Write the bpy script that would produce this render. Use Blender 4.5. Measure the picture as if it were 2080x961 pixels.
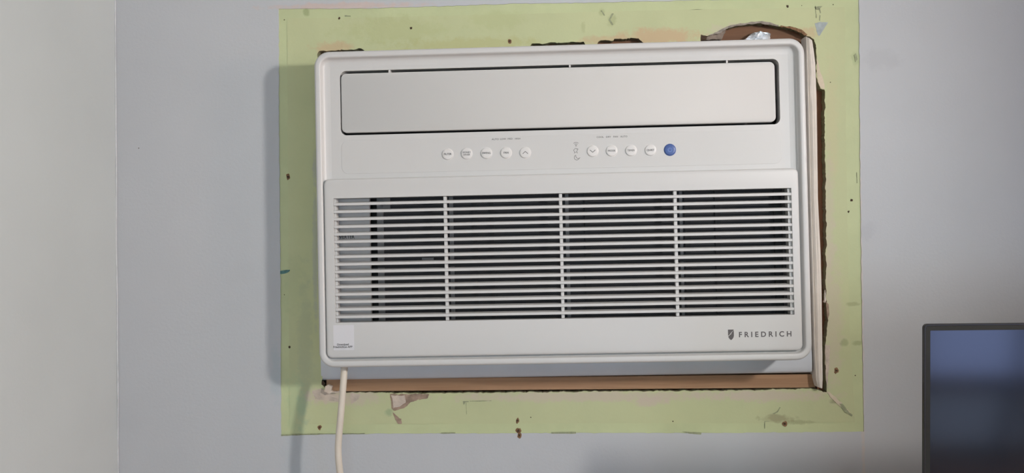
import bpy, bmesh, math, random
import numpy as np
from mathutils import Vector, Matrix, noise
from mathutils.geometry import tessellate_polygon

for o in list(bpy.data.objects):
    bpy.data.objects.remove(o)
S = bpy.context.scene
COL = S.collection
random.seed(4)

# ------------------------------------------------------------------ camera
F = 1550.0                       # focal length in pixels of the 2080 x 961 frame
EYE = Vector((0.0, -1.10, 1.60))


def rot(yaw, pitch, roll):
    y, p, r = (math.radians(a) for a in (yaw, pitch, roll))
    return (Matrix.Rotation(y, 3, 'Z') @ Matrix.Rotation(p, 3, 'X') @ Matrix.Rotation(r, 3, 'Y'))


CAM = rot(1.3242, 0.3906, 0.5898)     # columns: right, forward, up
cam_d = bpy.data.cameras.new('camera')
cam_d.sensor_width = 36.0
cam_d.lens = F / 2080 * 36.0
cam_d.clip_start = 0.02
cam = bpy.data.objects.new('camera', cam_d)
COL.objects.link(cam)
m3 = Matrix((CAM.col[0], CAM.col[2], -CAM.col[1])).transposed()
cam.matrix_world = Matrix.Translation(EYE) @ m3.to_4x4()
S.camera = cam

# ------------------------------------------------------------------ light
S.view_settings.view_transform = 'Standard'
S.view_settings.look = 'None'
S.view_settings.gamma = 1.0
S.view_settings.use_curve_mapping = False
S.view_settings.exposure = -0.05
WORLD_STRENGTH = 0.3
REAR_FILL = (4.2, (0.77, 0.98, 1.09))      # radiance and tint of each pane; this first one is added fill
SIDE_WINDOW = (58.0, (1.0, 0.73, 0.57))
LOW_WINDOW = (1.3, (0.62, 0.74, 1.05))
DOOR_WINDOW = (2.8, (0.62, 0.80, 1.5))
LAMP = (710.0, (1.0, 0.96, 0.92))
LAMP_AT = Vector((0.855, -0.92, 1.88))
LAMP_R = 0.05
LAMP_DIR = Vector((-1.0, -0.11, -0.10)).normalized()

w = bpy.data.worlds.new('world')
S.world = w
w.use_nodes = True
w.node_tree.nodes['Background'].inputs[0].default_value = (0.75, 0.85, 1.0, 1)
w.node_tree.nodes['Background'].inputs[1].default_value = WORLD_STRENGTH

# ------------------------------------------------------------------ helpers


def ray(px, py):
    return CAM @ Vector(((px - 1040) / F, 1.0, (480.5 - py) / F))


def at(px, py, Y=0.0):
    """pixel -> point on the plane y = Y (the wall is y = 0, the room is y < 0)"""
    d = ray(px, py)
    return EYE + d * ((Y - EYE.y) / d.y)


def wz(pts, Y=0.0):
    return [(p.x, p.z) for p in (at(x, y, Y) for x, y in pts)]


def srgb(r, g, b):
    def f(c):
        c /= 255.0
        return c / 12.92 if c <= 0.04045 else ((c + 0.055) / 1.055) ** 2.4
    return (f(r), f(g), f(b))


class NT:
    def __init__(self, name):
        self.m = bpy.data.materials.new(name)
        self.m.use_nodes = True
        self.t = self.m.node_tree
        self.b = self.t.nodes['Principled BSDF']

    def n(self, kind, **kw):
        nd = self.t.nodes.new(kind)
        for k, v in kw.items():
            setattr(nd, k, v)
        return nd

    def l(self, a, b):
        self.t.links.new(a, b)

    def noise(self, scale, detail=4, rough=0.55, vec=None):
        nd = self.n('ShaderNodeTexNoise')
        nd.inputs['Scale'].default_value = scale
        nd.inputs['Detail'].default_value = detail
        nd.inputs['Roughness'].default_value = rough
        if vec is not None:
            self.l(vec, nd.inputs['Vector'])
        return nd.outputs['Fac']

    def ramp(self, fac, lo, hi, a=0.0, b=1.0):
        nd = self.n('ShaderNodeMapRange')
        nd.clamp = True
        self.l(fac, nd.inputs['Value'])
        for i, v in zip(('From Min', 'From Max', 'To Min', 'To Max'), (lo, hi, a, b)):
            nd.inputs[i].default_value = v
        return nd.outputs['Result']

    def mix(self, fac, a, b):
        nd = self.n('ShaderNodeMix', data_type='RGBA')
        if isinstance(fac, (int, float)):
            nd.inputs[0].default_value = fac
        else:
            self.l(fac, nd.inputs[0])
        for sock, v in ((nd.inputs[6], a), (nd.inputs[7], b)):
            if isinstance(v, tuple):
                sock.default_value = (*v[:3], 1)
            else:
                self.l(v, sock)
        return nd.outputs[2]

    def mul(self, a, b):
        nd = self.n('ShaderNodeMath', operation='MULTIPLY')
        self.l(a, nd.inputs[0])
        if isinstance(b, (int, float)):
            nd.inputs[1].default_value = b
        else:
            self.l(b, nd.inputs[1])
        return nd.outputs[0]

    def bump(self, h, strength, dist=0.001):
        nd = self.n('ShaderNodeBump')
        nd.inputs['Strength'].default_value = strength
        nd.inputs['Distance'].default_value = dist
        self.l(h, nd.inputs['Height'])
        self.l(nd.outputs[0], self.b.inputs['Normal'])

    def set(self, col=None, rough=None, **kw):
        if col is not None:
            if isinstance(col, tuple):
                self.b.inputs['Base Color'].default_value = (*col[:3], 1)
            else:
                self.l(col, self.b.inputs['Base Color'])
        if rough is not None:
            self.b.inputs['Roughness'].default_value = rough
        for k, v in kw.items():
            self.b.inputs[k.replace('_', ' ')].default_value = v
        return self.m


def plain(name, col, rough=0.5, var=0.06, scale=30.0, bump=0.0, bscale=400.0, **kw):
    t = NT(name)
    pos = t.n('ShaderNodeNewGeometry').outputs['Position']
    f = t.noise(scale, 3, vec=pos)
    c = t.mix(t.ramp(f, 0.3, 0.7), tuple(v * (1 - var) for v in col), tuple(v * (1 + var) for v in col))
    if bump:
        t.bump(t.noise(bscale, 2, vec=pos), bump, 0.0005)
    return t.set(c, rough, **kw)


def stained(name, base, stains, rough=0.7, var=0.06, bump=0.25, bscale=260.0, vscale=6.0):
    """paint with soft-edged stains; each stain = (px, py, rx, ry, colour, strength) on the wall plane"""
    t = NT(name)
    pos = t.n('ShaderNodeNewGeometry').outputs['Position']
    f = t.noise(vscale, 5, 0.6, vec=pos)
    c = t.mix(t.ramp(f, 0.3, 0.7), tuple(v * (1 - var) for v in base), tuple(v * (1 + var) for v in base))
    rag = t.noise(70.0, 4, 0.65, vec=pos)
    for (px, py, rx, ry, col, st) in stains:
        p = at(px, py)
        k = 1.1 / F
        sub = t.n('ShaderNodeVectorMath', operation='SUBTRACT')
        t.l(pos, sub.inputs[0])
        sub.inputs[1].default_value = (p.x, 0, p.z)
        sc = t.n('ShaderNodeVectorMath', operation='MULTIPLY')
        t.l(sub.outputs[0], sc.inputs[0])
        sc.inputs[1].default_value = (1 / (rx * k), 0, 1 / (ry * k))
        ln = t.n('ShaderNodeVectorMath', operation='LENGTH')
        t.l(sc.outputs[0], ln.inputs[0])
        ad = t.n('ShaderNodeMath', operation='ADD')
        t.l(ln.outputs['Value'], ad.inputs[0])
        t.l(t.ramp(rag, 0.25, 0.75, -0.55, 0.55), ad.inputs[1])
        mask = t.ramp(ad.outputs[0], 1.15, 0.55, 0.0, st)
        c = t.mix(mask, c, col)
    if bump:
        t.bump(t.noise(bscale, 3, vec=pos), bump, 0.0006)
    return t.set(c, rough, Specular_IOR_Level=0.25)


def mesh(name, verts, faces, mat, parent=None, smooth=None, **props):
    me = bpy.data.meshes.new(name)
    me.from_pydata([tuple(v) for v in verts], [], faces)
    bm = bmesh.new()
    bm.from_mesh(me)
    bmesh.ops.remove_doubles(bm, verts=bm.verts, dist=1e-6)
    bmesh.ops.recalc_face_normals(bm, faces=bm.faces)
    bm.to_mesh(me)
    bm.free()
    return link(name, me, mat, parent, smooth, **props)


def link(name, me, mat, parent=None, smooth=None, **props):
    if mat is not None:
        me.materials.clear()
        me.materials.append(mat)
    if smooth:
        me.polygons.foreach_set('use_smooth', [True] * len(me.polygons))
        me.set_sharp_from_angle(angle=math.radians(smooth))
    o = bpy.data.objects.new(name, me)
    COL.objects.link(o)
    o.parent = parent
    for k, v in props.items():
        o[k] = v
    return o


def box(x0, x1, y0, y1, z0, z1, bev=0.0):
    """verts, faces of a box with optionally chamfered edges"""
    bm = bmesh.new()
    bmesh.ops.create_cube(bm, size=1.0)
    for v in bm.verts:
        v.co = Vector(((x0 + x1) / 2 + v.co.x * (x1 - x0), (y0 + y1) / 2 + v.co.y * (y1 - y0), (z0 + z1) / 2 + v.co.z * (z1 - z0)))
    if bev:
        bmesh.ops.bevel(bm, geom=bm.edges[:], offset=bev, segments=2, affect='EDGES', profile=0.6)
    bm.verts.index_update()
    vs = [v.co.copy() for v in bm.verts]
    fs = [[v.index for v in f.verts] for f in bm.faces]
    bm.free()
    return vs, fs


def join(*parts):
    V, Fs = [], []
    for v, f in parts:
        k = len(V)
        V += list(v)
        Fs += [[i + k for i in q] for q in f]
    return V, Fs


def rrect(x0, x1, z0, z1, r, n=8, ins=0.0):
    x0 += ins; x1 -= ins; z0 += ins; z1 -= ins
    r = max(r - ins, 0.0004)
    P = []
    for cx, cz, a in ((x1 - r, z1 - r, 0), (x0 + r, z1 - r, 90), (x0 + r, z0 + r, 180), (x1 - r, z0 + r, 270)):
        for i in range(n + 1):
            t = math.radians(a + 90.0 * i / n)
            P.append((cx + r * math.cos(t), cz + r * math.sin(t)))
    return P


def loft(loops):
    """loops = [(points2d, y)], equal counts, bridged in order"""
    V, Fs = [], []
    n = len(loops[0][0])
    for pts, y in loops:
        V += [(p[0], y, p[1]) for p in pts]
    for k in range(len(loops) - 1):
        for i in range(n):
            j = (i + 1) % n
            Fs.append([k * n + i, k * n + j, (k + 1) * n + j, (k + 1) * n + i])
    return V, Fs


def cap(loops2d, y):
    """filled polygon with holes on the plane y"""
    L = [[Vector((p[0], p[1], 0)) for p in lp] for lp in loops2d]
    tri = tessellate_polygon(L)
    V = [(p.x, y, p.y) for lp in L for p in lp]
    return V, [list(t) for t in tri]


def slab(outer, holes, y0, y1):
    """plate with holes: front at y0, back at y1"""
    return join(cap([outer] + holes, y0), cap([outer] + holes, y1),
                *[loft([(lp, y0), (lp, y1)]) for lp in [outer] + holes])


def tube(path, r, n=10, closed_ends=True):
    V, Fs = [], []
    pts = [Vector(p) for p in path]
    up = Vector((0, 1, 0.01))
    for k, p in enumerate(pts):
        d = (pts[min(k + 1, len(pts) - 1)] - pts[max(k - 1, 0)]).normalized()
        a = d.cross(up).normalized()
        b = d.cross(a).normalized()
        rr = r[k] if isinstance(r, (list, tuple)) else r
        for i in range(n):
            t = 2 * math.pi * i / n
            V.append(p + (a * math.cos(t) + b * math.sin(t)) * rr)
        if k:
            for i in range(n):
                j = (i + 1) % n
                Fs.append([(k - 1) * n + i, (k - 1) * n + j, k * n + j, k * n + i])
    if closed_ends:
        Fs.append(list(range(n)))
        Fs.append([len(V) - n + i for i in range(n)])
    return V, Fs


def lathe(prof, n=24, axis='Z', c=(0, 0, 0)):
    """prof = [(radius, height)] around an axis"""
    V, Fs = [], []
    for r, h in prof:
        for i in range(n):
            t = 2 * math.pi * i / n
            x, y = r * math.cos(t), r * math.sin(t)
            V.append((c[0] + x, c[1] + y, c[2] + h) if axis == 'Z' else (c[0] + x, c[1] + h, c[2] + y))
    for k in range(len(prof) - 1):
        for i in range(n):
            j = (i + 1) % n
            Fs.append([k * n + i, k * n + j, (k + 1) * n + j, (k + 1) * n + i])
    Fs.append(list(range(n)))
    Fs.append([(len(prof) - 1) * n + i for i in range(n)])
    return V, Fs


def catmull(pts, k=8):
    P = [Vector(p) for p in pts]
    P = [P[0] * 2 - P[1]] + P + [P[-1] * 2 - P[-2]]
    out = []
    for i in range(1, len(P) - 2):
        for s in range(k):
            t = s / k
            a, b, c, d = P[i - 1:i + 3]
            out.append(0.5 * ((2 * b) + (c - a) * t + (2 * a - 5 * b + 4 * c - d) * t * t + (3 * b - a - 3 * c + d) * t ** 3))
    out.append(P[-2])
    return out


def ragged(pts, step=4.0, amp=1.2, seed=0, closed=True):
    """subdivide a pixel outline and give it a torn, uneven edge"""
    out = []
    n = len(pts)
    for i in range(n if closed else n - 1):
        a, b = Vector(pts[i]), Vector(pts[(i + 1) % n])
        d = b - a
        m = max(1, int(d.length / step))
        nr = Vector((-d.y, d.x)).normalized() if d.length else Vector((0, 0))
        for k in range(m):
            p = a + d * (k / m)
            if k:
                p = p + nr * amp * noise.noise(Vector((p.x * 0.09, p.y * 0.09, seed * 7.3)))
                p = p + nr * amp * 0.5 * noise.noise(Vector((p.x * 0.31, p.y * 0.31, seed * 3.1)))
            out.append((p.x, p.y))
    return out


def text_mesh(s, size, bold=0.0, spacing=1.0, thick=0.00008, align='CENTER'):
    cu = bpy.data.curves.new('lettering', 'FONT')
    cu.body = s
    cu.size = 1.0                       # made large and scaled down, so that small letters fill cleanly
    cu.align_x = align
    cu.align_y = 'CENTER'
    cu.offset = 0.0 if 'M' in s else bold / size      # the letter M clogs when thickened
    cu.space_character = spacing
    cu.extrude = thick / size
    cu.resolution_u = 4
    o = bpy.data.objects.new('lettering', cu)
    COL.objects.link(o)
    bpy.context.view_layer.update()
    me = bpy.data.meshes.new_from_object(o.evaluated_get(bpy.context.evaluated_depsgraph_get()))
    bpy.data.objects.remove(o)
    bpy.data.curves.remove(cu)
    me.transform(Matrix.Rotation(math.radians(90), 4, 'X') @ Matrix.Scale(size, 4))     # stand it up: reads from -y
    return me


# ------------------------------------------------------------------ materials
GREY = (0.460, 0.470, 0.482)
TAN = (0.50, 0.36, 0.22)
PINKTAN = (0.52, 0.43, 0.36)
wall_stains = [(a, b, c, d, tuple(v * 1.2 for v in e), f) for a, b, c, d, e, f in [
    (700, 12, 170, 7, (0.48, 0.34, 0.28), 0.55), (1750, 640, 4, 500, (0.50, 0.40, 0.33), 0.4),
    (60, 520, 14, 45, (0.33, 0.34, 0.35), 0.3), (490, 555, 36, 22, (0.35, 0.355, 0.36), 0.18),
    (1790, 120, 40, 22, (0.33, 0.33, 0.34), 0.35), (1760, 470, 18, 20, (0.33, 0.33, 0.35), 0.4),
    (560, 760, 12, 60, (0.30, 0.36, 0.38), 0.4), (600, 930, 30, 70, (0.34, 0.38, 0.40), 0.3),
    (1100, 960, 90, 30, (0.36, 0.36, 0.37), 0.2)]]
M_WALL = stained('grey_wall_paint', GREY, wall_stains, 0.55, 0.025, 0.35, 230.0, 5.0)
M_WALL2 = plain('grey_side_wall_paint', (0.475, 0.507, 0.505), 0.6, 0.03, 5.0, 0.35, 230.0)
GREEN = (0.47, 0.495, 0.285)
green_stains = [
    (680, 96, 45, 14, TAN, 0.7), (1340, 74, 90, 18, TAN, 0.85), (1230, 82, 60, 10, TAN, 0.6),
    (960, 88, 160, 14, (0.43, 0.42, 0.20), 0.6), (1500, 62, 60, 14, PINKTAN, 0.5), (1640, 66, 26, 12, TAN, 0.6),
    (800, 60, 110, 30, (0.40, 0.42, 0.20), 0.4), (1010, 40, 60, 22, (0.40, 0.43, 0.21), 0.35),
    (1243, 42, 9, 16, (0.30, 0.32, 0.16), 0.45), (1222, 24, 6, 8, (0.30, 0.32, 0.16), 0.4), (1185, 55, 5, 12, (0.33, 0.34, 0.17), 0.35),
    (1690, 640, 22, 150, PINKTAN, 0.45), (1690, 250, 14, 130, (0.50, 0.47, 0.28), 0.6), (1684, 440, 12, 140, PINKTAN, 0.4),
    (622, 25, 6, 9, (0.22, 0.26, 0.12), 0.55), (600, 590, 26, 60, (0.38, 0.42, 0.24), 0.3),
    (620, 700, 16, 150, (0.36, 0.39, 0.27), 0.4), (612, 830, 12, 46, (0.32, 0.44, 0.30), 0.5), (597, 815, 20, 60, (0.36, 0.47, 0.27), 0.35),
    (640, 340, 6, 30, (0.38, 0.38, 0.36), 0.6), (640, 520, 6, 140, (0.36, 0.37, 0.34), 0.55),
    (660, 805, 40, 16, PINKTAN, 0.8), (720, 808, 60, 16, PINKTAN, 0.6), (1200, 806, 300, 11, PINKTAN, 0.65), (1560, 804, 140, 12, PINKTAN, 0.7),
    (1320, 815, 40, 10, PINKTAN, 0.7), (1580, 850, 34, 8, (0.24, 0.20, 0.12), 0.55), (1625, 858, 26, 5, (0.26, 0.26, 0.14), 0.45), (790, 838, 9, 8, (0.26, 0.34, 0.20), 0.6),
    (1715, 697, 8, 8, (0.25, 0.27, 0.14), 0.5), (1742, 697, 10, 5, (0.25, 0.27, 0.14), 0.5), (1738, 118, 8, 16, (0.33, 0.38, 0.20), 0.5),
    (1732, 618, 12, 4, (0.28, 0.28, 0.15), 0.5), (1696, 815, 10, 5, (0.22, 0.22, 0.14), 0.6)]
M_GREEN = stained('old_green_paint', GREEN, green_stains, 0.6, 0.05, 0.25, 200.0, 9.0)
M_GREEN2 = stained('old_green_paint_border', (0.475, 0.515, 0.295), green_stains, 0.6, 0.06, 0.25, 200.0, 14.0)
M_PLASTER = plain('bare_plaster', (0.50, 0.42, 0.35), 0.9, 0.2, 60.0, 0.8, 300.0)
M_TORN = plain('torn_drywall_core', (0.29, 0.21, 0.155), 0.95, 0.35, 90.0, 1.0, 350.0)
M_GYP = plain('torn_grey_paper', (0.26, 0.225, 0.19), 0.95, 0.35, 120.0, 1.0, 350.0)
M_CREAM = plain('cream_filler', (0.56, 0.48, 0.36), 0.85, 0.12, 60.0, 0.5, 300.0)
M_HOLE = plain('nail_hole_rust', (0.05, 0.028, 0.014), 0.9, 0.5, 500.0)
M_RUST = plain('rust_crumbs', (0.20, 0.11, 0.055), 0.95, 0.4, 300.0, 0.8)
M_PENCIL = plain('grey_scuff', (0.26, 0.28, 0.17), 0.8, 0.2, 200.0)
M_TEAL = plain('teal_smear', (0.07, 0.17, 0.16), 0.7, 0.3, 300.0)
M_BLUEGREY = plain('grey_underpaint', (0.34, 0.38, 0.38), 0.8, 0.15, 120.0)


def wood(name, a, b, axis_scale):
    t = NT(name)
    pos = t.n('ShaderNodeNewGeometry').outputs['Position']
    mp = t.n('ShaderNodeMapping')
    t.l(pos, mp.inputs[0])
    mp.inputs['Scale'].default_value = axis_scale
    f = t.noise(1.0, 5, 0.6, vec=mp.outputs[0])
    c = t.mix(t.ramp(f, 0.32, 0.68), a, b)
    t.bump(f, 0.3, 0.001)
    return t.set(c, 0.75)


M_WOOD = wood('sill_wood', (0.26, 0.142, 0.074), (0.37, 0.215, 0.118), (6, 120, 160))
M_STUD = wood('stud_wood', (0.16, 0.062, 0.026), (0.26, 0.11, 0.048), (150, 120, 6))
M_HEAD = wood('header_wood', (0.125, 0.055, 0.025), (0.19, 0.090, 0.042), (6, 120, 160))
M_WHITE = plain('white_plastic', (0.53, 0.522, 0.507), 0.42, 0.012, 8.0)
M_WHITE2 = plain('white_louver_plastic', (0.535, 0.525, 0.505), 0.55, 0.012, 8.0, Specular_IOR_Level=0.3)
M_PANEL = plain('control_overlay', (0.524, 0.516, 0.500), 0.45, 0.01, 8.0)
M_BUTTON = plain('button_plastic', (0.61, 0.595, 0.575), 0.38, 0.01, 30.0)
M_BLUE = plain('blue_button', (0.047, 0.092, 0.27), 0.4, 0.05, 200.0)
M_BLUETXT = plain('pale_blue_print', (0.16, 0.26, 0.58), 0.5, 0.02)
M_INK = plain('grey_print', (0.085, 0.080, 0.078), 0.6, 0.05)
M_INKL = plain('light_grey_print', (0.19, 0.185, 0.175), 0.6, 0.05)
M_LOGO = plain('logo_print', (0.085, 0.074, 0.074), 0.45, 0.04)
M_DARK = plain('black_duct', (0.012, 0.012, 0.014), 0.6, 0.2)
M_FILTER = NT('filter_mesh')
_p = M_FILTER.n('ShaderNodeNewGeometry').outputs['Position']
_v = M_FILTER.n('ShaderNodeTexChecker')
M_FILTER.l(_p, _v.inputs['Vector'])
_v.inputs['Scale'].default_value = 700
_v.inputs['Color1'].default_value = (0.030, 0.032, 0.037, 1)
_v.inputs['Color2'].default_value = (0.018, 0.019, 0.022, 1)
M_FILTER = M_FILTER.set(_v.outputs[0], 0.7)
M_FRAMEGREY = plain('filter_frame_plastic', (0.17, 0.17, 0.175), 0.5, 0.05)
M_INNER = plain('inner_housing_plastic', (0.55, 0.55, 0.55), 0.5, 0.03)
M_METAL = plain('painted_steel_sleeve', (0.55, 0.57, 0.60), 0.22, 0.03, 20.0)
M_FOAM = plain('white_foam', (0.66, 0.60, 0.53), 0.85, 0.05, 40.0, 0.5, 250.0)
M_CORD = plain('cream_cord', (0.62, 0.55, 0.46), 0.45, 0.04, 30.0)
M_FOIL = plain('crumpled_foil', (0.85, 0.87, 0.90), 0.35, 0.03, Metallic=0.55)
M_STICK = plain('sticker_paper', (0.60, 0.59, 0.605), 0.5, 0.01)
M_TVBLACK = plain('tv_black_edge', (0.010, 0.009, 0.008), 0.35, 0.1)
M_TVBEZ = plain('tv_dark_bezel', (0.014, 0.014, 0.012), 0.6, 0.1, Specular_IOR_Level=0.2)
M_SCREEN = plain('switched_off_screen', (0.006, 0.008, 0.012), 0.10, 0.02, IOR=1.6)
M_FLOOR = wood('floor_boards', (0.50, 0.29, 0.18), (0.60, 0.37, 0.24), (30, 3, 30))
M_CEIL = plain('white_ceiling_paint', (0.75, 0.75, 0.74), 0.8, 0.02, 4.0)
M_TRIM = plain('white_trim_paint', (0.7, 0.7, 0.69), 0.4, 0.02)
M_CURTAIN = plain('curtain_cloth', (0.16, 0.18, 0.22), 0.9, 0.1, 20.0)
M_BEAD = plain('corner_caulk', (0.52, 0.53, 0.54), 0.5, 0.1, 60.0)


def emitter(name, strength, col):
    t = NT(name)
    e = t.n('ShaderNodeEmission')
    e.inputs[0].default_value = (*col, 1)
    e.inputs[1].default_value = strength
    t.l(e.outputs[0], t.t.nodes['Material Output'].inputs[0])
    return t.m


M_REARFILL = emitter('rear_fill_glow', *REAR_FILL)
M_SKYL = emitter('low_window_daylight', *LOW_WINDOW)
M_SKYD = emitter('curtained_window_daylight', *DOOR_WINDOW)
M_SKYS = emitter('side_window_daylight', *SIDE_WINDOW)
M_GLOBE = emitter('lit_lamp_globe', *LAMP)

# ------------------------------------------------------------------ the room
XL, XR, YB, ZC = -0.6026, 4.60, -4.20, 3.0


def struct(name, vf, mat, parent=None, smooth=None):
    o = mesh(name, *vf, mat, parent, smooth)
    if parent is None:
        o['kind'] = 'structure'
    return o


struct('floor', box(XL - .1, XR + .1, YB - .1, 0.12, -0.1, 0.0), M_FLOOR)
struct('ceiling', box(XL - .1, XR + .1, YB - .1, 0.12, ZC, ZC + 0.1), M_CEIL)
struct('wall_left', box(XL - .1, XL, YB - .1, 0.12, 0, ZC), M_WALL2)

# side wall and rear wall have windows; the wide rear one is unseen, added as fill light
SW = (-2.30, -1.75, 1.35, 1.95)       # side window: y0, y1, z0, z1
LW = (2.25, 2.98, 0.04, 0.42)         # low light under it
RW = (-0.45, 1.35, 0.80, 2.20)         # added rear fill window: x0, x1, z0, z1
DW = (2.25, 3.55, 0.46, 1.95)         # second rear window, the one the television reflects


def yz(vf):                            # turn an (x, y) built plate into a side wall
    v, f = vf
    return [(p[1], p[0], p[2]) for p in v], f


struct('wall_right', yz(slab([(YB - .1, 0), (0.12, 0), (0.12, ZC), (YB - .1, ZC)],
       [[(SW[0], SW[2]), (SW[1], SW[2]), (SW[1], SW[3]), (SW[0], SW[3])]], XR, XR + .1)), M_WALL2)
struct('wall_rear', slab([(XL, 0), (XR, 0), (XR, ZC), (XL, ZC)],
       [[(q[0], q[2]), (q[1], q[2]), (q[1], q[3]), (q[0], q[3])] for q in (RW, DW, LW)], YB - .1, YB), M_WALL2)


def window(name, x0, x1, z0, z1, y, sgn, glass, side):
    fr = []
    for a, b, c, d in ((x0, x1, z0, z0 + .04), (x0, x1, z1 - .04, z1), (x0, x0 + .04, z0, z1), (x1 - .04, x1, z0, z1)):
        fr.append(box(a, b, y, y + sgn * .06, c, d))
    if x1 - x0 > 1:
        xm = (x0 + x1) / 2
        fr.append(box(xm - .025, xm + .025, y, y + sgn * .06, z0, z1))
    g = box(x0 + .03, x1 - .03, y + sgn * .03, y + sgn * .034, z0 + .03, z1 - .03)
    f = join(*fr)
    if side:
        f, g = yz(f), yz(g)
    o = struct(name, f, M_TRIM)
    mesh('pane', *g, glass, o)
    return o


window('fill_window', RW[0], RW[1], RW[2], RW[3], YB - .02, -1, M_REARFILL, False)  # unseen window added for soft fill, stronger on the left
window('window_3', *DW, YB - .02, -1, M_SKYD, False)
window('window_4', *LW, YB - .02, -1, M_SKYL, False)
window('window_2', SW[0], SW[1], SW[2], SW[3], XR + .02, 1, M_SKYS, True)

# back wall: grey paint stops at the outline where a frame used to sit
OUT = [(566, 18), (760, 16.5), (900, 12.5), (1060, 7), (1250, 4.5), (1420, 0), (1600, -2), (1745, -5),
       (1746, 180), (1748, 420), (1751, 640), (1755, 877), (1600, 879), (1400, 880), (1180, 879.5), (1000, 881), (800, 881), (571, 884),
       (570, 640), (568, 400), (566.5, 200)]
OUTR = ragged(OUT, 9, 1.3, 1)
outw = wz(OUTR)
WT = 0.10
x_edge, far = XL - .05, XR + .05
wall_back = struct('wall_back', slab([(x_edge, 0), (far, 0), (far, ZC), (x_edge, ZC)], [outw], 0.0, WT), M_WALL)

# ragged opening knocked through the old green paint
HOLE = [(655, 770), (653, 782), (664, 796), (700, 797.5), (790, 798.5), (880, 799), (1060, 797), (1180, 796), (1300, 795), (1500, 793),
        (1600, 791.5), (1656, 790), (1672, 797), (1680, 797), (1677.5, 770), (1676, 740), (1677, 700), (1683, 652), (1681, 625), (1678, 600), (1678, 560),
        (1679, 480), (1678, 420), (1677, 350), (1676, 300), (1675, 250), (1676, 200), (1675, 182), (1667, 180), (1661, 166), (1658, 150),
        (1658.5, 110), (1658, 92), (1654, 80), (1640, 73.5), (1633, 70), (1628, 62), (1608, 56), (1582, 53), (1560, 47), (1540, 45.5), (1520, 48), (1500, 51),
        (1480, 55), (1466, 63), (1450, 69), (1436, 73), (1424, 70), (1423, 86), (1310, 90), (1302, 82.5), (1297, 77.5), (1248, 78.5), (1246, 82), (1217, 83), (1212, 92),
        (1190, 92), (1186, 84.5), (1080, 88.5), (1076, 98), (930, 104), (760, 110), (742, 104), (736, 99.5), (690, 102), (663, 104), (658, 102.5), (648, 103.5), (644, 110), (646, 122), (652, 140), (654, 400)]
HOLER = ragged(HOLE, 3, 2.2, 2)
holew = wz(HOLER)
LINE = [(583, 37), (760, 35), (1060, 28), (1400, 19), (1600, 16), (1716, 14), (1719, 300), (1725, 640), (1737, 858), (1500, 860), (1200, 860), (900, 861), (588, 863), (585, 500)]
linew = wz(ragged(LINE, 8, 1.0, 3))
BD = 0.0006
mesh('paint_border', *slab(outw, [linew], BD * 1.8, 0.012), M_GREEN2, wall_back, label='lighter green strip of old paint round the outer edge')
mesh('green_paint_band', *slab(linew, [holew], BD, 0.013), M_GREEN, wall_back, label='band of old pale green paint around the opening')
mesh('broken_edge', *loft([(holew, 0.0012), (holew, 0.013)]), M_TORN, wall_back, label='broken brown drywall edge of the opening')


def framing(name, x0, x1, z0, z1, y0, y1, mat, label):
    mesh(name, *box(x0, x1, y0, y1, z0, z1, 0.002), mat, wall_back, label=label)


pl = lambda x, y, Y=0.0: at(x, y, Y)
sill_top, sill_bot = pl(1100, 767.0, .006).z, pl(1100, 800, .006).z - .025
# the sill follows the slightly rolled line of the opening
a0, a1, a2, a3 = pl(663, 771, .004), pl(1656, 760.5, .004), pl(1656, 787.3, .004), pl(663, 795.3, .004)
sv = [(a0.x, .004, a0.z), (a1.x, .004, a1.z), (a2.x, .004, a2.z), (a3.x, .004, a3.z)]
mesh('sill_board', sv + [(x, .085, z) for x, _, z in sv],
     [[0, 1, 2, 3], [4, 5, 6, 7], [0, 1, 5, 4], [1, 2, 6, 5], [2, 3, 7, 6], [3, 0, 4, 7]], M_WOOD, wall_back, label='bare brown wooden board under the opening')
framing('slit_backing', pl(640, 400).x, pl(1661.5, 400).x, pl(1100, 840).z, pl(1100, 788).z, .086, .098, M_STUD, 'dark backing added behind the slit under the bare board')  # added dark backing, keeps the world glow out of the slit
framing('stud', pl(1662, 400).x, pl(1720, 400).x, pl(1662, 840).z, pl(1662, 30).z, .014, .09, M_STUD, 'dark brown wooden stud in the gap beside the foam')
framing('stud', pl(610, 400).x, pl(648, 400).x, pl(662, 840).z, pl(662, 30).z, .014, .09, M_STUD, 'dark wooden stud at the corded side of the opening')
framing('header_board', pl(600, 400).x, pl(1661.5, 400).x, pl(1100, 92).z, pl(1100, 10).z, .0145, .09, M_HEAD, 'brown wooden header showing in the broken top corner')

# torn and bare places
def patch(pts, mat, name, thick=0.0005, seed=0, step=4, amp=1.5, label=None, base=BD):
    o = mesh(name, *slab(wz(ragged(pts, step, amp, seed)), [], base - thick, base + .0004), mat, wall_back)
    if label:
        o['label'] = label
    return o


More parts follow.
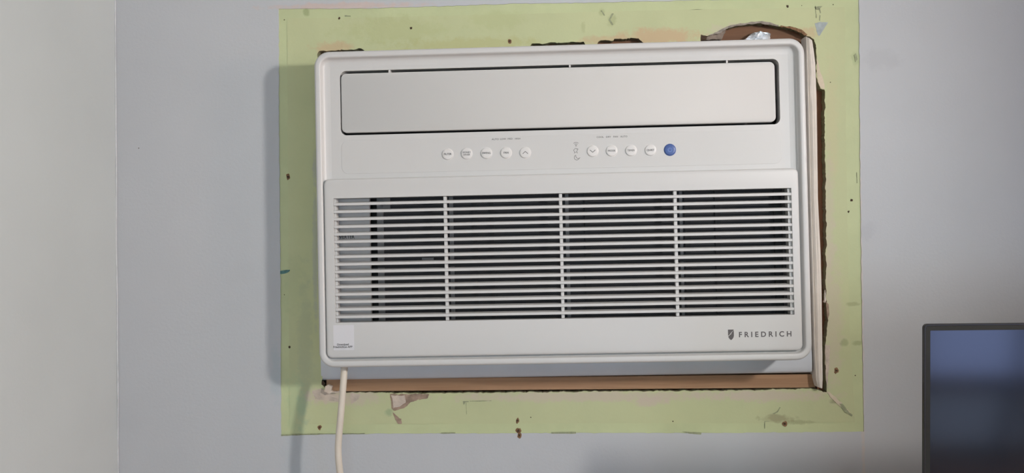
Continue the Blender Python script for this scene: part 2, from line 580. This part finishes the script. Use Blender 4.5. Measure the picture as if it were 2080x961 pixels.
patch([(792, 801), (826, 800.5), (872, 801), (869, 809), (846, 814), (829, 822), (827, 825), (814, 831), (799, 834), (795, 822)], M_TORN, 'torn_patch', .0004, 5, 3, 2.5, 'torn brown paper below the wooden board')
patch([(794, 803), (822, 803), (824, 818), (812, 826), (799, 829)], M_PLASTER, 'torn_patch', .0009, 6, 3, 2.0)
patch([(798, 838), (806, 845), (815, 851), (816, 861), (808, 861), (803, 853)], M_TORN, 'torn_patch', .0004, 7, 3, 2.0)
patch([(711, 800), (732, 801), (728, 811), (714, 821)], M_PLASTER, 'torn_patch', .0004, 8, 3, 1.5)
patch([(634, 795), (652, 789), (668, 798), (672, 806), (690, 812), (706, 818), (680, 815), (640, 811)], M_PLASTER, 'torn_patch', .0003, 9, 3, 2)
patch([(1662, 168), (1668, 180), (1675, 181), (1675, 174), (1672, 160), (1666, 145), (1660, 120), (1659.5, 150)], M_CREAM, 'torn_patch', .0005, 10, 3, .8)
patch([(1478, 56), (1500, 52), (1522, 49), (1545, 47), (1580, 54), (1582, 51), (1560, 45), (1540, 43.5), (1516, 46.5), (1498, 49), (1476, 54)], M_GYP, 'torn_patch', .0008, 11, 3, 2, 'grey torn paper edge over the broken corner')
patch([(1655, 47), (1668, 44), (1672, 49), (1666, 60), (1664, 70), (1659, 60)], M_BLUEGREY, 'torn_patch', .0003, 12, 3, 1.5)
patch([(1656, 47), (1682, 45), (1676, 55), (1672, 62), (1664, 73), (1660, 66)], M_BLUEGREY, 'torn_patch', .0002, 14, 3, 2)
patch([(1680, 798), (1684, 796), (1702, 812), (1722, 832), (1733, 845), (1727, 843), (1706, 826), (1690, 810)], M_CREAM, 'torn_patch', .0006, 13, 3, 2.5)
patch([(1704, 820), (1710, 820), (1732, 843), (1730, 846), (1716, 838)], M_PENCIL, 'torn_patch', .0007, 15, 3, 2)
patch([(1676, 700), (1686, 702), (1684, 745), (1681, 790), (1678, 770), (1677, 740)], M_PLASTER, 'torn_patch', .0005, 16, 3, 1.5)
patch([(1677, 612), (1683, 618), (1684, 640), (1681, 652), (1679, 630)], M_TORN, 'torn_patch', .0012, 17, 3, 1.2)
patch([(1424, 71), (1432, 72), (1436, 75), (1434, 82), (1424, 81)], M_HOLE, 'torn_patch', .0004, 18, 3, 1)
# the grey crumbling core seen inside the broken corner
pc = wz(ragged([(1432, 82), (1440, 72), (1458, 68), (1474, 59), (1472, 68), (1464, 82)], 3, 2, 19), .008)
mesh('torn_patch', *slab(pc, [], .004, .0142), plain('crumbled_gypsum', (0.23, 0.18, 0.145), .95, .35, 80, 1.0, 300), wall_back, label='crumbled grey gypsum in the broken corner')
patch([(662, 784), (668, 780), (676, 784), (674, 792), (690, 796), (668, 798), (660, 794)], M_PLASTER, 'torn_patch', .006, 21, 3, 2)
patch([(1462, 68), (1478, 57), (1496, 52), (1492, 50), (1470, 57), (1452, 66), (1440, 72)], M_GYP, 'torn_patch', .0007, 22, 3, 2)
patch([(1585, 55), (1606, 58), (1624, 66), (1634, 72), (1640, 71), (1628, 60), (1606, 53.5), (1586, 51.5)], M_RUST, 'torn_patch', .0006, 23, 3, 2)
# teal smear, scuffs and pencil lines
patch([(567, 552), (578, 549), (589, 548), (588, 551), (577, 556), (570, 557)], M_TEAL, 'paint_smear', .0010, 20, 3, 1.5, 'small teal smear on the green border', BD * 1.8)
for pts in ([(940, 815), (952, 815), (952, 817), (945, 817), (943, 822), (941, 822)], [(954, 814.5), (998, 814), (998, 815.3), (954, 816)],
            [(1243, 27), (1247, 27), (1240, 40), (1246, 50), (1243, 51), (1236, 40)], [(1221, 21), (1223, 21), (1229, 31), (1227, 32)],
            [(1656, 12), (1657.2, 12), (1658, 28), (1656.8, 28)], [(700, 31), (712, 31.5), (712, 33), (700, 33)],
            [(1655, 14), (1671, 12), (1667, 16), (1662, 20), (1657, 19)], [(1663, 17), (1666, 17), (1668, 26), (1666, 27)], [(1657, 28), (1659, 28), (1659, 37), (1657, 36)], [(1665, 30), (1667, 31), (1666, 42), (1664, 41)],
            [(1584, 827), (1586, 828), (1580, 838), (1571, 842), (1570, 840), (1578, 836)], [(1553, 856), (1563, 855.3), (1563, 856.3), (1554.3, 857), (1554.3, 871), (1553, 871)], [(946, 818), (947.2, 818), (948, 842), (947, 842)],
            [(1740, 350), (1741, 350), (1742, 372), (1741, 372)], [(1735, 112), (1739, 108), (1742, 120), (1738, 126)]):
    patch(pts, M_PENCIL, 'scuff_mark', .0002, len(pts), 3, .6)
for pts in ([(1120, 878), (1170, 877.5), (1170, 881), (1120, 881)], [(1386, 877), (1425, 879), (1424, 883), (1400, 881)], [(896, 879), (925, 879), (925, 880.5), (896, 880.5)],
            [(571, 883), (640, 881), (741, 880), (741, 881.5), (640, 882.8), (571, 886)]):
    patch(pts, M_PENCIL, 'scuff_mark', .0003, len(pts) + 3, 3, .6, None, 0.0)
for i, (x, y, r, rust) in enumerate([(689, 37, 3.0, 0), (835, 57, 3.2, 0), (1035, 84, 4.0, 1), (1600, 12, 3.6, 0), (1730, 407, 3.8, 0), (1724, 430, 3.0, 0), (1699, 753, 4.0, 1), (1594, 861, 4.2, 1),
                                     (1051, 855, 3.6, 1), (1053, 876, 5.0, 1), (1055, 884, 4.0, 1), (649, 868, 3.6, 1), (585, 359, 4.0, 1), (588, 705, 3.0, 0), (1367, 856, 1.8, 0), (577, 40, 1.4, 0), (577, 599, 1.2, 0),
                                     (656, 779, 5.5, 0), (1738, 763, 1.6, 0), (1687, 167, 1.4, 0), (1629, 11, 1.0, 0), (1693, 9, 1.4, 0), (282, 301, 1.4, 0), (211, 373, 1.0, 0), (1664, 158, 2.2, 0), (1078, 848, 1.5, 0)]):
    on_border = x < 584 or x > 1722 or y > 861 or y < 15
    base = 0.0 if (x < 560 or y > 880) else (BD * 1.8 if on_border else BD)
    ang = [k * math.pi / 5 for k in range(10)]
    def blob(s, sx=1.0, sy=1.0):
        return [(x + s * sx * math.cos(t) * random.uniform(.6, 1.25), y + s * sy * math.sin(t) * random.uniform(.6, 1.25)) for t in ang]
    if rust:
        patch(blob(r * 1.25, .9, 1.3), M_RUST, 'rust_stain', .0002, i, 30, 0, None, base)
    patch(blob(r * (.62 if rust else .8)), M_HOLE, 'nail_hole', .0004, i, 30, 0, None, base)

# bead of caulk in the room corner
rb = []
for k in range(61):
    z = 0.05 + 2.4 * k / 60
    rb.append((XL + .0006 + .0009 * noise.noise(Vector((0, 0, z * 9))), -.0012, z))
bead = mesh('trim_1', *tube(rb, [.0011 + .0006 * noise.noise(Vector((3, 1, z * 14))) for _, _, z in rb], 8), M_BEAD, None, 60)
bead['kind'] = 'structure'

# ------------------------------------------------------------------ air conditioner
AC_W, AC_H = 0.66051, 0.42961
AC_M = Matrix.Translation((0.04124, -0.075, 1.65001)) @ rot(-0.4813, -0.3156, -0.6213).to_4x4()
AC_I = AC_M.inverted()
ac = bpy.data.objects.new('air_conditioner', None)
COL.objects.link(ac)
ac.empty_display_size = .1
ac.matrix_world = AC_M
ac['label'] = 'white through-wall air conditioner with slatted front grille and round buttons'
ac['category'] = 'air conditioner'


def A(px, py, y=0.0):
    """pixel -> (x, z) on the plane at depth y of the unit (0 = front of the rim, + = towards the wall)"""
    o = AC_I @ EYE
    d = AC_I.to_3x3() @ ray(px, py)
    p = o + d * ((y - o.y) / d.y)
    return p.x, p.z


def rect(tl, tr, br, bl, y):
    p = [A(*q, y) for q in (tl, tr, br, bl)]
    return ((p[0][0] + p[3][0]) / 2, (p[1][0] + p[2][0]) / 2, (p[2][1] + p[3][1]) / 2, (p[0][1] + p[1][1]) / 2)


hw, hh = AC_W / 2, AC_H / 2
FY = 0.0095                      # depth of the recessed upper fascia
R0 = 0.021
prof = [(0.004, .0735), (0.0, .068), (0.0, .0045), (.0006, .0018), (.0020, .0003), (.0035, 0.0), (.0070, 0.0), (.0082, .0004), (.0090, .0016),
        (.0096, .0050), (.0108, .0074), (.0135, .0086), (.0170, .0092), (.0200, FY)]
mesh('outer_frame', *loft([(rrect(-hw, hw, -hh, hh, R0, 10, i), y) for i, y in prof]), M_WHITE, ac, 40)

lv = rect((690.5, 143.5), (1583, 120.3), (1584, 252), (691.5, 275.5), FY)
fp = rect((692.6, 149.4), (1574.6, 125.2), (1575.6, 247.2), (693.6, 270.5), FY)
lvo = rrect(*lv, .0085, 8)
inner = rrect(-hw, hw, -hh, hh, R0, 10, .020)
g0 = rect((657, 362.5), (1622, 342.5), (1632, 716), (662.5, 725), 0.0008)      # grille panel outline
op = rect((677, 402.5), (1607, 382.5), (1614, 640), (682, 655), 0.0008)        # grille opening
low = [(op[0], op[2]), (op[1], op[2]), (op[1], op[3]), (op[0], op[3])]
mesh('upper_fascia', *join(cap([inner, lvo, low], FY), loft([(rrect(*lv, .0085, 8, -.0004), FY), (lvo, FY + .0005), (lvo, FY + .016)])), M_WHITE, ac)
duct = [(lv[0] - .006, lv[2] - .006), (lv[1] + .006, lv[2] - .006), (lv[1] + .006, lv[3] + .006), (lv[0] - .006, lv[3] + .006)]
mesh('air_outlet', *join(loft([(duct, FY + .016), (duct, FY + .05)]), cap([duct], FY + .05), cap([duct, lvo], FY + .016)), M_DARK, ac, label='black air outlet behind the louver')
mesh('louver', *join(loft([(rrect(*fp, .0072, 8, i), y) for i, y in ((0, FY + .006), (0, FY + .0012), (.0003, FY + .0004), (.0010, FY + .0000))]), cap([rrect(*fp, .0072, 8, .0010)], FY),
     cap([rrect(*fp, .0072, 8)], FY + .006)), M_WHITE2, ac, 40, label='smooth closed louver flap')
for (px, py) in ((790.5, 143.5), (1157.5, 132), (1477, 124.5)):
    x, z = A(px, py, FY)
    mesh('louver_clip', *box(x - .0011, x + .0011, FY + .0012, FY + .012, z - .0028, z + .0028), M_BUTTON, ac)
x, z = A(1579, 195, FY + .02)
mesh('louver_pivot', *box(x - .003, x + .003, FY + .008, FY + .02, z - .004, z + .004, .001), M_FRAMEGREY, ac)

# control panel with its ten buttons
cp = rect((693, 286), (1586, 263), (1588, 334), (694.5, 352), FY)
mesh('control_panel', *join(loft([(rrect(*cp, .0095, 8, i), y) for i, y in ((0, FY + .0003), (0, FY - .00018), (.0004, FY - .00030))]), cap([rrect(*cp, .0095, 8, .0004)], FY - .00030)), M_PANEL, ac, label='faintly outlined control strip')
CY = FY - .0003


def put(me, px, py, y, mat, parent, name='lettering'):
    x, z = A(px, py, y)
    me.transform(Matrix.Translation((x, y, z)))
    return link(name, me, mat, parent)


def strokes(lines, wd, y, mat, parent, name, c, s):
    """flat printed strokes: lines in symbol units around c = (px, py), s = metres per unit"""
    cx, cz = A(*c, y)
    parts = []
    for ln in lines:
        P = [Vector((cx + p[0] * s, cz + p[1] * s)) for p in ln]
        L, Rr = [], []
        for i, p in enumerate(P):
            d = (P[min(i + 1, len(P) - 1)] - P[max(i - 1, 0)]).normalized()
            n = Vector((-d.y, d.x)) * wd / 2
            L.append(p + n)
            Rr.append(p - n)
        V = [(q.x, yy, q.y) for yy in (y, y + .0001) for q in L + Rr]
        k, n2 = len(P), 2 * len(P)
        Fs = []
        for i in range(k - 1):
            Fs.append([i, i + 1, k + i + 1, k + i])
            Fs.append([n2 + i, n2 + i + 1, n2 + k + i + 1, n2 + k + i])
            Fs.append([i, i + 1, n2 + i + 1, n2 + i])
            Fs.append([k + i, k + i + 1, n2 + k + i + 1, n2 + k + i])
        Fs += [[0, k, n2 + k, n2], [k - 1, 2 * k - 1, n2 + 2 * k - 1, n2 + k - 1]]
        parts.append((V, Fs))
    return mesh(name, *join(*parts), mat, parent)


arc = lambda r, a, b, n=10, cx=0, cy=0: [(cx + r * math.cos(math.radians(a + (b - a) * i / n)), cy + r * math.sin(math.radians(a + (b - a) * i / n))) for i in range(n + 1)]
BR = .0074
BH = .0016
bprof = [(BR * 1.12, 0.0), (BR * 1.10, -.0002), (BR * 1.02, -.00025), (BR, -.0009), (BR * .97, -BH * .85), (BR * .90, -BH), (BR * .5, -BH - .00005), (.0001, -BH - .0001)]
for (px, py, s) in ((909.3, 313.2, 'FILTER'), (948, 312, 'MONEY\nSAVER'), (988, 311, 'SWING'), (1028, 310.3, 'FAN'), (1067, 310, 'UP'),
                    (1204, 307, 'DOWN'), (1242.5, 306.3, 'MODE'), (1282, 305.7, 'TIMER'), (1321.5, 305, 'QUIET'), (1361, 304.3, 'POWER')):
    x, z = A(px, py, CY - .001)
    b = mesh('button', *lathe([(r, CY + h) for r, h in bprof], 28, 'Y', (x, 0, z)), M_BLUE if s == 'POWER' else M_BUTTON, ac, 35)
    ty = CY - BH - .00022
    if s == 'POWER':
        b['label'] = 'round blue power button'
        strokes([arc(1, 125, 415, 16), [(0, .25), (0, 1.25)]], .0006, ty, M_BLUETXT, b, 'power_symbol', (px, py), .0026)
    elif s in ('UP', 'DOWN'):
        k = 1 if s == 'UP' else -1
        strokes([[(-1, -.45 * k), (0, .45 * k)], [(0, .45 * k), (1, -.45 * k)]], .0007, ty, M_INK, b, 'arrow_symbol', (px, py), .0036)
        b['label'] = 'round white button with an %s arrow' % ('upward' if k > 0 else 'downward')
    else:
        two = '\n' in s
        tm = text_mesh(s, .0036 if not two else .0032, .00004)
        if two:
            tm.transform(Matrix.Scale(1, 4))
        put(tm, px, py, ty, M_INK, b)
        b['label'] = 'round white button reading ' + s.replace('\n', ' ')
for px, py, s in ((1006, 283, 'AUTO'), (1021.8, 282.6, 'LOW'), (1036.3, 282.2, 'MED'), (1051.5, 281.8, 'HIGH'), (1219, 278.6, 'COOL'), (1235.8, 278.3, 'DRY'), (1250.5, 277.9, 'FAN'), (1267.3, 277.5, 'AUTO')):
    put(text_mesh(s, .0034 if s != 'HIGH' else .0031, .00003), px, py, CY - .0001, M_INKL, ac)
iy = CY - .0001
strokes([arc(1.0, 50, 130, 8, 0, -.6), arc(.6, 50, 130, 8, 0, -.6), arc(.12, 0, 360, 8, 0, -.45)], .0007, iy, M_INKL, ac, 'wireless_symbol', (1170, 292.5), .0052)
strokes([[(-.9, .2), (-.2, .9), (.9, .5)], [(-.9, .2), (-.5, -.7), (.2, -.5), (.6, .3), (.2, .8)], [(.2, -.5), (.6, -1)], [(-.4, -.6), (-.7, -1)]], .0007, iy, M_INKL, ac, 'timer_symbol', (1170, 306), .0036)
strokes([arc(1, 110, 350, 14), arc(.95, 165, 320, 10, .62, .55)[::-1]], .0007, iy, M_INKL, ac, 'moon_symbol', (1171.5, 320), .0034)

# front grille
GY = .0006
go = lambda i: rrect(*g0, .0080, 8, i)
opl = [(op[0], op[2]), (op[1], op[2]), (op[1], op[3]), (op[0], op[3])]
grille = mesh('front_grille', *join(loft([(go(i), y) for i, y in ((0, FY + .002), (0, .0045), (.0003, .0028), (.0010, .0014), (.0022, GY + .0002), (.0040, GY))]),
              cap([go(.0040), opl], GY), loft([(opl, GY), (opl, .018)])), M_WHITE, ac, 40, label='white grille panel with horizontal slats')
zs = [A(690, 414.2 + 15.27 * i, GY)[1] for i in range(16)]
zr = [A(1590, 394.4 + 15.6 * i, GY)[1] for i in range(16)]
zc = [(a + b) / 2 for a, b in zip(zs, zr)]
slat_me = None
for z in zc:
    c = [(.0010, -.0018), (.0013, -.0021), (.0105, -.0010), (.0105, .0030), (.0016, .0016), (.0010, .0012)]
    if slat_me is None:
        xs = (op[0] + .0002, op[1] - .0002)
        V = [(x, y, zz) for x in xs for y, zz in c]
        Fs = [[i, (i + 1) % 6, 6 + (i + 1) % 6, 6 + i] for i in range(6)] + [list(range(6)), list(range(6, 12))]
        first = mesh('slat', V, Fs, M_WHITE, grille)
        slat_me = first.data
        first.location.z = z
    else:
        o = bpy.data.objects.new('slat', slat_me)
        COL.objects.link(o)
        o.parent = grille
        o.location.z = z
for t, b in ((903.5, 908.3), (1139, 1143), (1371, 1377)):
    x = (A(t, 392, .004)[0] + A(b, 645, .004)[0]) / 2
    mesh('vertical_bar', *box(x - .0022, x + .0022, .0040, .0120, op[2] + .0002, op[3] - .0002, .0008), M_WHITE, grille)
for x0, x1 in ((op[0], op[0] + .0026), (op[1] - .0040, op[1])):
    mesh('side_lip', *box(x0, x1, .0042, .0170, op[2] + .0002, op[3] - .0002, .0004), M_WHITE, grille)

# what shows between the slats
FD = .030
zb, zt = op[2] - .003, op[3] + .003
vx = lambda px, y=FD: (A(px, 400, y)[0] + A(px + 4.5, 645, y)[0]) / 2
inside = lambda name, x0, x1, y0, y1, z0, z1, mat, label=None, bev=.0: mesh(name, *box(x0, x1, y0, y1, z0, z1, bev), mat, ac, **({'label': label} if label else {}))
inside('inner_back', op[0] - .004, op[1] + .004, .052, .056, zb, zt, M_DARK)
inside('inner_panel', op[0] - .004, vx(752), .024, .030, zb, zt, M_INNER, 'pale inner panel behind the slats')
inside('air_filter', vx(777), vx(1588), .0320, .0350, zb, zt, M_FILTER, 'dark mesh air filter behind the slats')
inside('inner_panel', vx(1588), op[1] + .004, .024, .030, zb, zt, M_FRAMEGREY, 'grey inner panel behind the slats')
for px, wd, y, mat in ((765, 13, .030, M_FRAMEGREY), (912, 8, .0295, M_FRAMEGREY), (1148, 7, .0295, M_FRAMEGREY), (1380, 6, .0295, M_FRAMEGREY),
                       (960, 9, .0300, M_DARK), (994, 9, .0300, M_DARK), (1187, 11, .0300, M_DARK), (1452, 11, .0300, M_DARK), (1390, 12, .0305, M_DARK), (1572, 16, .0300, M_DARK)):
    inside('filter_rib', vx(px, y), vx(px + wd, y), y, y + .0025, zb, zt, mat)
zz = A(1100, 533, .028)[1]
inside('filter_rib', vx(765), vx(1588), .0285, .0296, zz - .0030, zz + .0026, M_DARK)
for (x0, x1, y0, y1) in ((857, 881, 523.5, 530), (778, 793, 399, 424)):
    p, q = A(x0, y0, .027), A(x1, y1, .027)
    inside('filter_tab', p[0], q[0], .0260, .0284, q[1], p[1], M_FRAMEGREY, None, .0004)
put(text_mesh('INVERTER', .0062, .00015), 700, 482, .0238, M_INK, ac)

# lettering and emblem on the grille, sticker without its code
ly = GY - .00012
fm = text_mesh('FRIEDRICH', .0098, .00022, 1.6)
xs = [v.co.x for v in fm.vertices]
want = A(1607.5, 678, ly)[0] - A(1501, 680, ly)[0]
fm.transform(Matrix.Diagonal((want / (max(xs) - min(xs)), 1, 1, 1)))
put(fm, 1554.3, 679.6, ly, M_LOGO, grille)
sh = [(-.5, 1), (.5, 1), (.5, -.15), (.42, -.5), (.22, -.82), (0, -1), (-.22, -.82), (-.42, -.5), (-.5, -.15)]
cx, cz = A(1484.8, 680.3, ly)
sc = .0070


def shield(pts, name):
    mesh(name, *slab([(cx + p[0] * sc * 1.1, cz + p[1] * sc) for p in pts], [], ly, ly + .0001), M_LOGO, grille, label='grey half of the shield emblem')


shield([(-.5, 1), (.5, 1), (.40, .80), (.02, .42), (-.18, .10), (-.5, -.20)], 'shield_emblem')
shield([(.5, .86), (.5, -.15), (.42, -.5), (.22, -.82), (0, -1), (-.22, -.82), (-.42, -.5), (-.47, -.32), (-.02, .12), (.10, .14), (.02, .20), (.16, .46)], 'shield_emblem')
st = rect((677, 661), (719, 660), (719.5, 711), (677.5, 712), GY)
mesh('sticker', *slab(rrect(*st, .001, 4), [], GY - .0001, GY + .0001), M_STICK, grille, label='small white paper sticker in the lower corner')
put(text_mesh('Download', .0038, .00006), 696.5, 700, GY - .0002, M_INK, grille)
put(text_mesh('FriedrichGo APP', .0038, .00006), 696.5, 705, GY - .0002, M_INK, grille)

# sleeve that carries the unit through the wall, seen as a strip under the frame
c0, c1, c2, c3 = (A(655, 735, .0745), A(1652, 722, .0745), A(1649.5, 760.8, .0745), A(657, 771, .0745))
zlow = (c2[1] + c3[1]) / 2
slx = (A(652.5, 760, .0745)[0], c2[0])
top = hh - .012
sp = [(.36, zlow), (.0800, zlow), (.0765, zlow + .0012), (.0745, zlow + .0040), (.0735, zlow + .010), (.0731, zlow + .018), (.0731, zlow + .026), (.0740, zlow + .040), (.0740, top), (.36, top)]
nsp = len(sp)
mesh('steel_sleeve', [(x, y, z) for x in slx for y, z in sp],
     [[i, (i + 1) % nsp, nsp + (i + 1) % nsp, nsp + i] for i in range(nsp)] + [list(range(nsp)), list(range(nsp, 2 * nsp))], M_METAL, ac, 40, label='blue-grey steel sleeve under the front frame')

# power cord
CYW = -.060
cps = [at(x, y, Y) for x, y, Y in ((700, 742, -.052), (699, 757, -.054), (697, 785, -.057), (692.5, 840, CYW), (688.5, 885, CYW), (687, 915, CYW), (690, 955, CYW), (699, 1010, -.055))]
e = cps[-1]
cps += [Vector((e.x + .03, -.05, e.z - .16)), Vector((e.x + .05, -.045, .62)), Vector((e.x + .05, -.04, .43))]
pth = [AC_I @ p for p in catmull(cps, 10)]
cord = mesh('power_cord', *tube(pth, .0047, 12), M_CORD, ac, 60, label='cream power cord hanging from the lower edge')
pg = AC_I @ (cps[-1] + Vector((0, .018, -.005)))
mesh('plug', *box(pg.x - .014, pg.x + .014, pg.y - .022, pg.y + .022, pg.z - .022, pg.z + .022, .004), M_CORD, cord)

# ------------------------------------------------------------------ foam strip beside the unit, foil in the broken corner
fr_r = [(1650, 84), (1653, 100), (1657, 130), (1659.5, 200), (1661, 300), (1662, 400), (1664, 440), (1668, 520), (1670, 600), (1671, 700), (1671.5, 770), (1670, 789)]
fr_l = [(1636, 74), (1636.5, 100), (1637, 130), (1639, 200), (1641.5, 300), (1644, 400), (1645, 440), (1647, 520), (1649.5, 600), (1652, 700), (1656, 770), (1660, 786)]
V, Fs = [], []
off = [(0.0, .010), (0.0, -.006), (.06, -.0095), (.14, -.0100), (.20, -.0086), (.27, -.0100), (.45, -.0112), (.58, -.0106), (.66, -.0110), (.90, -.0100), (1.0, -.005), (1.0, .012)]
rows = []
for k in range(len(fr_r) - 1):
    for s in range(4):
        t = s / 4
        rows.append([(fr_l[k][i] * (1 - t) + fr_l[k + 1][i] * t, fr_r[k][i] * (1 - t) + fr_r[k + 1][i] * t) for i in (0, 1)])
rows.append([(fr_l[-1][i], fr_r[-1][i]) for i in (0, 1)])
for r, ((xl, xr), (yl, yr)) in enumerate(rows):
    wob = .0012 * noise.noise(Vector((0, 5, r * .35)))
    for k, (u, y) in enumerate(off):
        p = at(xl + (xr - xl) * u, yl + (yr - yl) * u, -.008)
        V.append((p.x + wob * .4 * (0 < u < 1), y + wob + .0006 * noise.noise(Vector((k, r * .5, 2))), p.z))
n = len(off)
for r in range(len(rows) - 1):
    for k in range(n - 1):
        Fs.append([r * n + k, r * n + k + 1, (r + 1) * n + k + 1, (r + 1) * n + k])
    Fs.append([r * n + n - 1, r * n, (r + 1) * n, (r + 1) * n + n - 1])
Fs += [list(range(n)), [len(V) - n + i for i in range(n)]]
mesh('foam_strip', V, Fs, M_FOAM, None, 35, label='white ridged foam strip stuffed beside the air conditioner', category='foam strip')
tf = catmull([at(1677.5, 588, .006), at(1677, 596, .004), at(1676.5, 608, .003), at(1675, 614, .005)], 5)
mesh('foam_scrap', *tube(tf, [.0012, .0017] + [.0022] * (len(tf) - 4) + [.0026, .002], 8), M_FOAM, None, 60, label='tiny white scrap of foam caught in the dark gap', category='foam scrap')

bm = bmesh.new()
fp0, fp1 = at(1500, 90, .002), at(1566, 64, .002)
NXF, NZF = 14, 7
vs = {}
for i in range(NXF + 1):
    for j in range(NZF + 1):
        u, v = i / NXF, j / NZF
        env = min(1.0, max(.22, (u - .0) * 2.2)) if u < .5 else (1.0 if u < .97 else .9)
        x = fp0.x + (fp1.x - fp0.x) * u + random.uniform(-.0012, .0012)
        z = fp0.z + (fp1.z - fp0.z) * v * env + random.uniform(-.0010, .0010)
        vs[i, j] = bm.verts.new((x, .003 + random.uniform(-.0045, .0045) + .004 * (v - .5) ** 2, z))
for i in range(NXF):
    for j in range(NZF):
        bm.faces.new((vs[i, j], vs[i + 1, j], vs[i + 1, j + 1], vs[i, j + 1]))
bmesh.ops.triangulate(bm, faces=bm.faces[:])
bmesh.ops.solidify(bm, geom=bm.faces[:], thickness=.0004)
me = bpy.data.meshes.new('foil_wad')
bm.to_mesh(me)
bm.free()
link('foil_wad', me, M_FOIL, None, None, label='crumpled silver foil wad in the broken corner above the air conditioner', category='foil')

# ------------------------------------------------------------------ television on its wall arm
TY = -.36
tl = at(1877, 658.5, TY)
TW, TH, TT = 1.10, .64, .0045
tv = bpy.data.objects.new('television', None)
COL.objects.link(tv)
tv.matrix_world = Matrix.Translation(tl) @ rot(-.25, 2.0, -.15).to_4x4()
tv['label'] = 'dark switched-off flat television with thin black edge on the wall'
tv['category'] = 'television'
tvr = lambda i: rrect(0, TW, -TH, 0, .004, 5, i)
mesh('casing', *join(loft([(tvr(i), y) for i, y in ((.002, TT), (0, TT - .001), (0, .0006), (.0006, 0.0), (.0016, 0.0), (.0020, .0006))]), cap([tvr(.002)], TT)), M_TVBLACK, tv, 40)
mesh('back_shell', *join(loft([(tvr(i), y) for i, y in ((.07, TT - .0005), (.085, .022), (.12, .034))]), cap([tvr(.12)], .034)), M_TVBLACK, tv, 40)
scr = [(.0062, -TH + .014), (TW - .0062, -TH + .014), (TW - .0062, -.0064), (.0062, -.0064)]
mesh('bezel', *slab(tvr(.0019), [scr], .0005, .004), M_TVBEZ, tv)
mesh('screen', *box(scr[0][0] - .001, scr[1][0] + .001, .0011, .004, scr[0][1] - .001, scr[2][1] + .001), M_SCREEN, tv, label='black glossy screen reflecting a bluish window')
mesh('wall_arm', *join(box(TW / 2 - .12, TW / 2 + .12, .033, .05, -TH / 2 - .12, -TH / 2 + .12), box(TW / 2 - .03, TW / 2 + .03, 0.04, .328, -TH / 2 - .03, -TH / 2 + .03),
     box(TW / 2 - .08, TW / 2 + .08,   .322, .340, -TH / 2 - .14, -TH / 2 + .14)), M_TVBLACK, tv)

# ------------------------------------------------------------------ floor lamp beside the camera and the curtain, known from shadow and reflection
lamp = bpy.data.objects.new('floor_lamp', None)
COL.objects.link(lamp)
lamp.location = (LAMP_AT.x + .18, LAMP_AT.y, 0)
lamp['label'] = 'slim black floor lamp with a small round head shining on the wall'
lamp['category'] = 'lamp'
mesh('base', *lathe([(.13, 0), (.13, .012), (.12, .018), (.02, .022)], 28), M_TVBLACK, lamp, 40)
mesh('pole', *tube([(0, 0, .015), (0, 0, 1.0), (0, 0, 1.80)], .009, 12), M_TVBLACK, lamp, 60)
hd = LAMP_AT - lamp.location
q = LAMP_DIR.to_track_quat('Z', 'Y').to_matrix()
back = hd - LAMP_DIR * .05
mesh('arm', *tube(catmull([Vector((0, 0, 1.79)), Vector((-.01, 0, 1.86)), back + Vector((.03, 0, .005)), back + Vector((.006, 0, 0))], 6), .006, 10), M_TVBLACK, lamp, 60)
hv, hf = lathe([(.012, -.05), (.03, -.045), (.055, -.006), (.056, .002), (.052, .002), (.051, -.001), (.004, -.002)], 28)
head = mesh('head', [hd + q @ Vector(v) for v in hv], hf, M_TVBLACK, lamp, 40)
hv, hf = lathe([(LAMP_R, -.0005), (LAMP_R, .0005)], 28)
mesh('lit_disc', [hd + q @ Vector(v) for v in hv], hf, M_GLOBE, head)

# narrow draped curtain in front of the second rear window
V, Fs = [], []
NU, NV = 24, 24
for j in range(NV + 1):
    v = j / NV
    z = 2.05 - 2.04 * v
    xc = 3.10 - .42 * (v ** 1.2)
    for i in range(NU + 1):
        u = i / NU - .5
        V.append((xc + u * .085, YB + .10 + .012 * math.sin(u * 22), z))
for j in range(NV):
    for i in range(NU):
        a = j * (NU + 1) + i
        Fs.append([a, a + 1, a + NU + 2, a + NU + 1])
o = mesh('curtain', V, Fs, M_CURTAIN, None, 60, label='narrow grey-blue curtain hanging aslant, a dark streak in the television screen', category='curtain')
o.modifiers.new('thickness', 'SOLIDIFY').thickness = .003
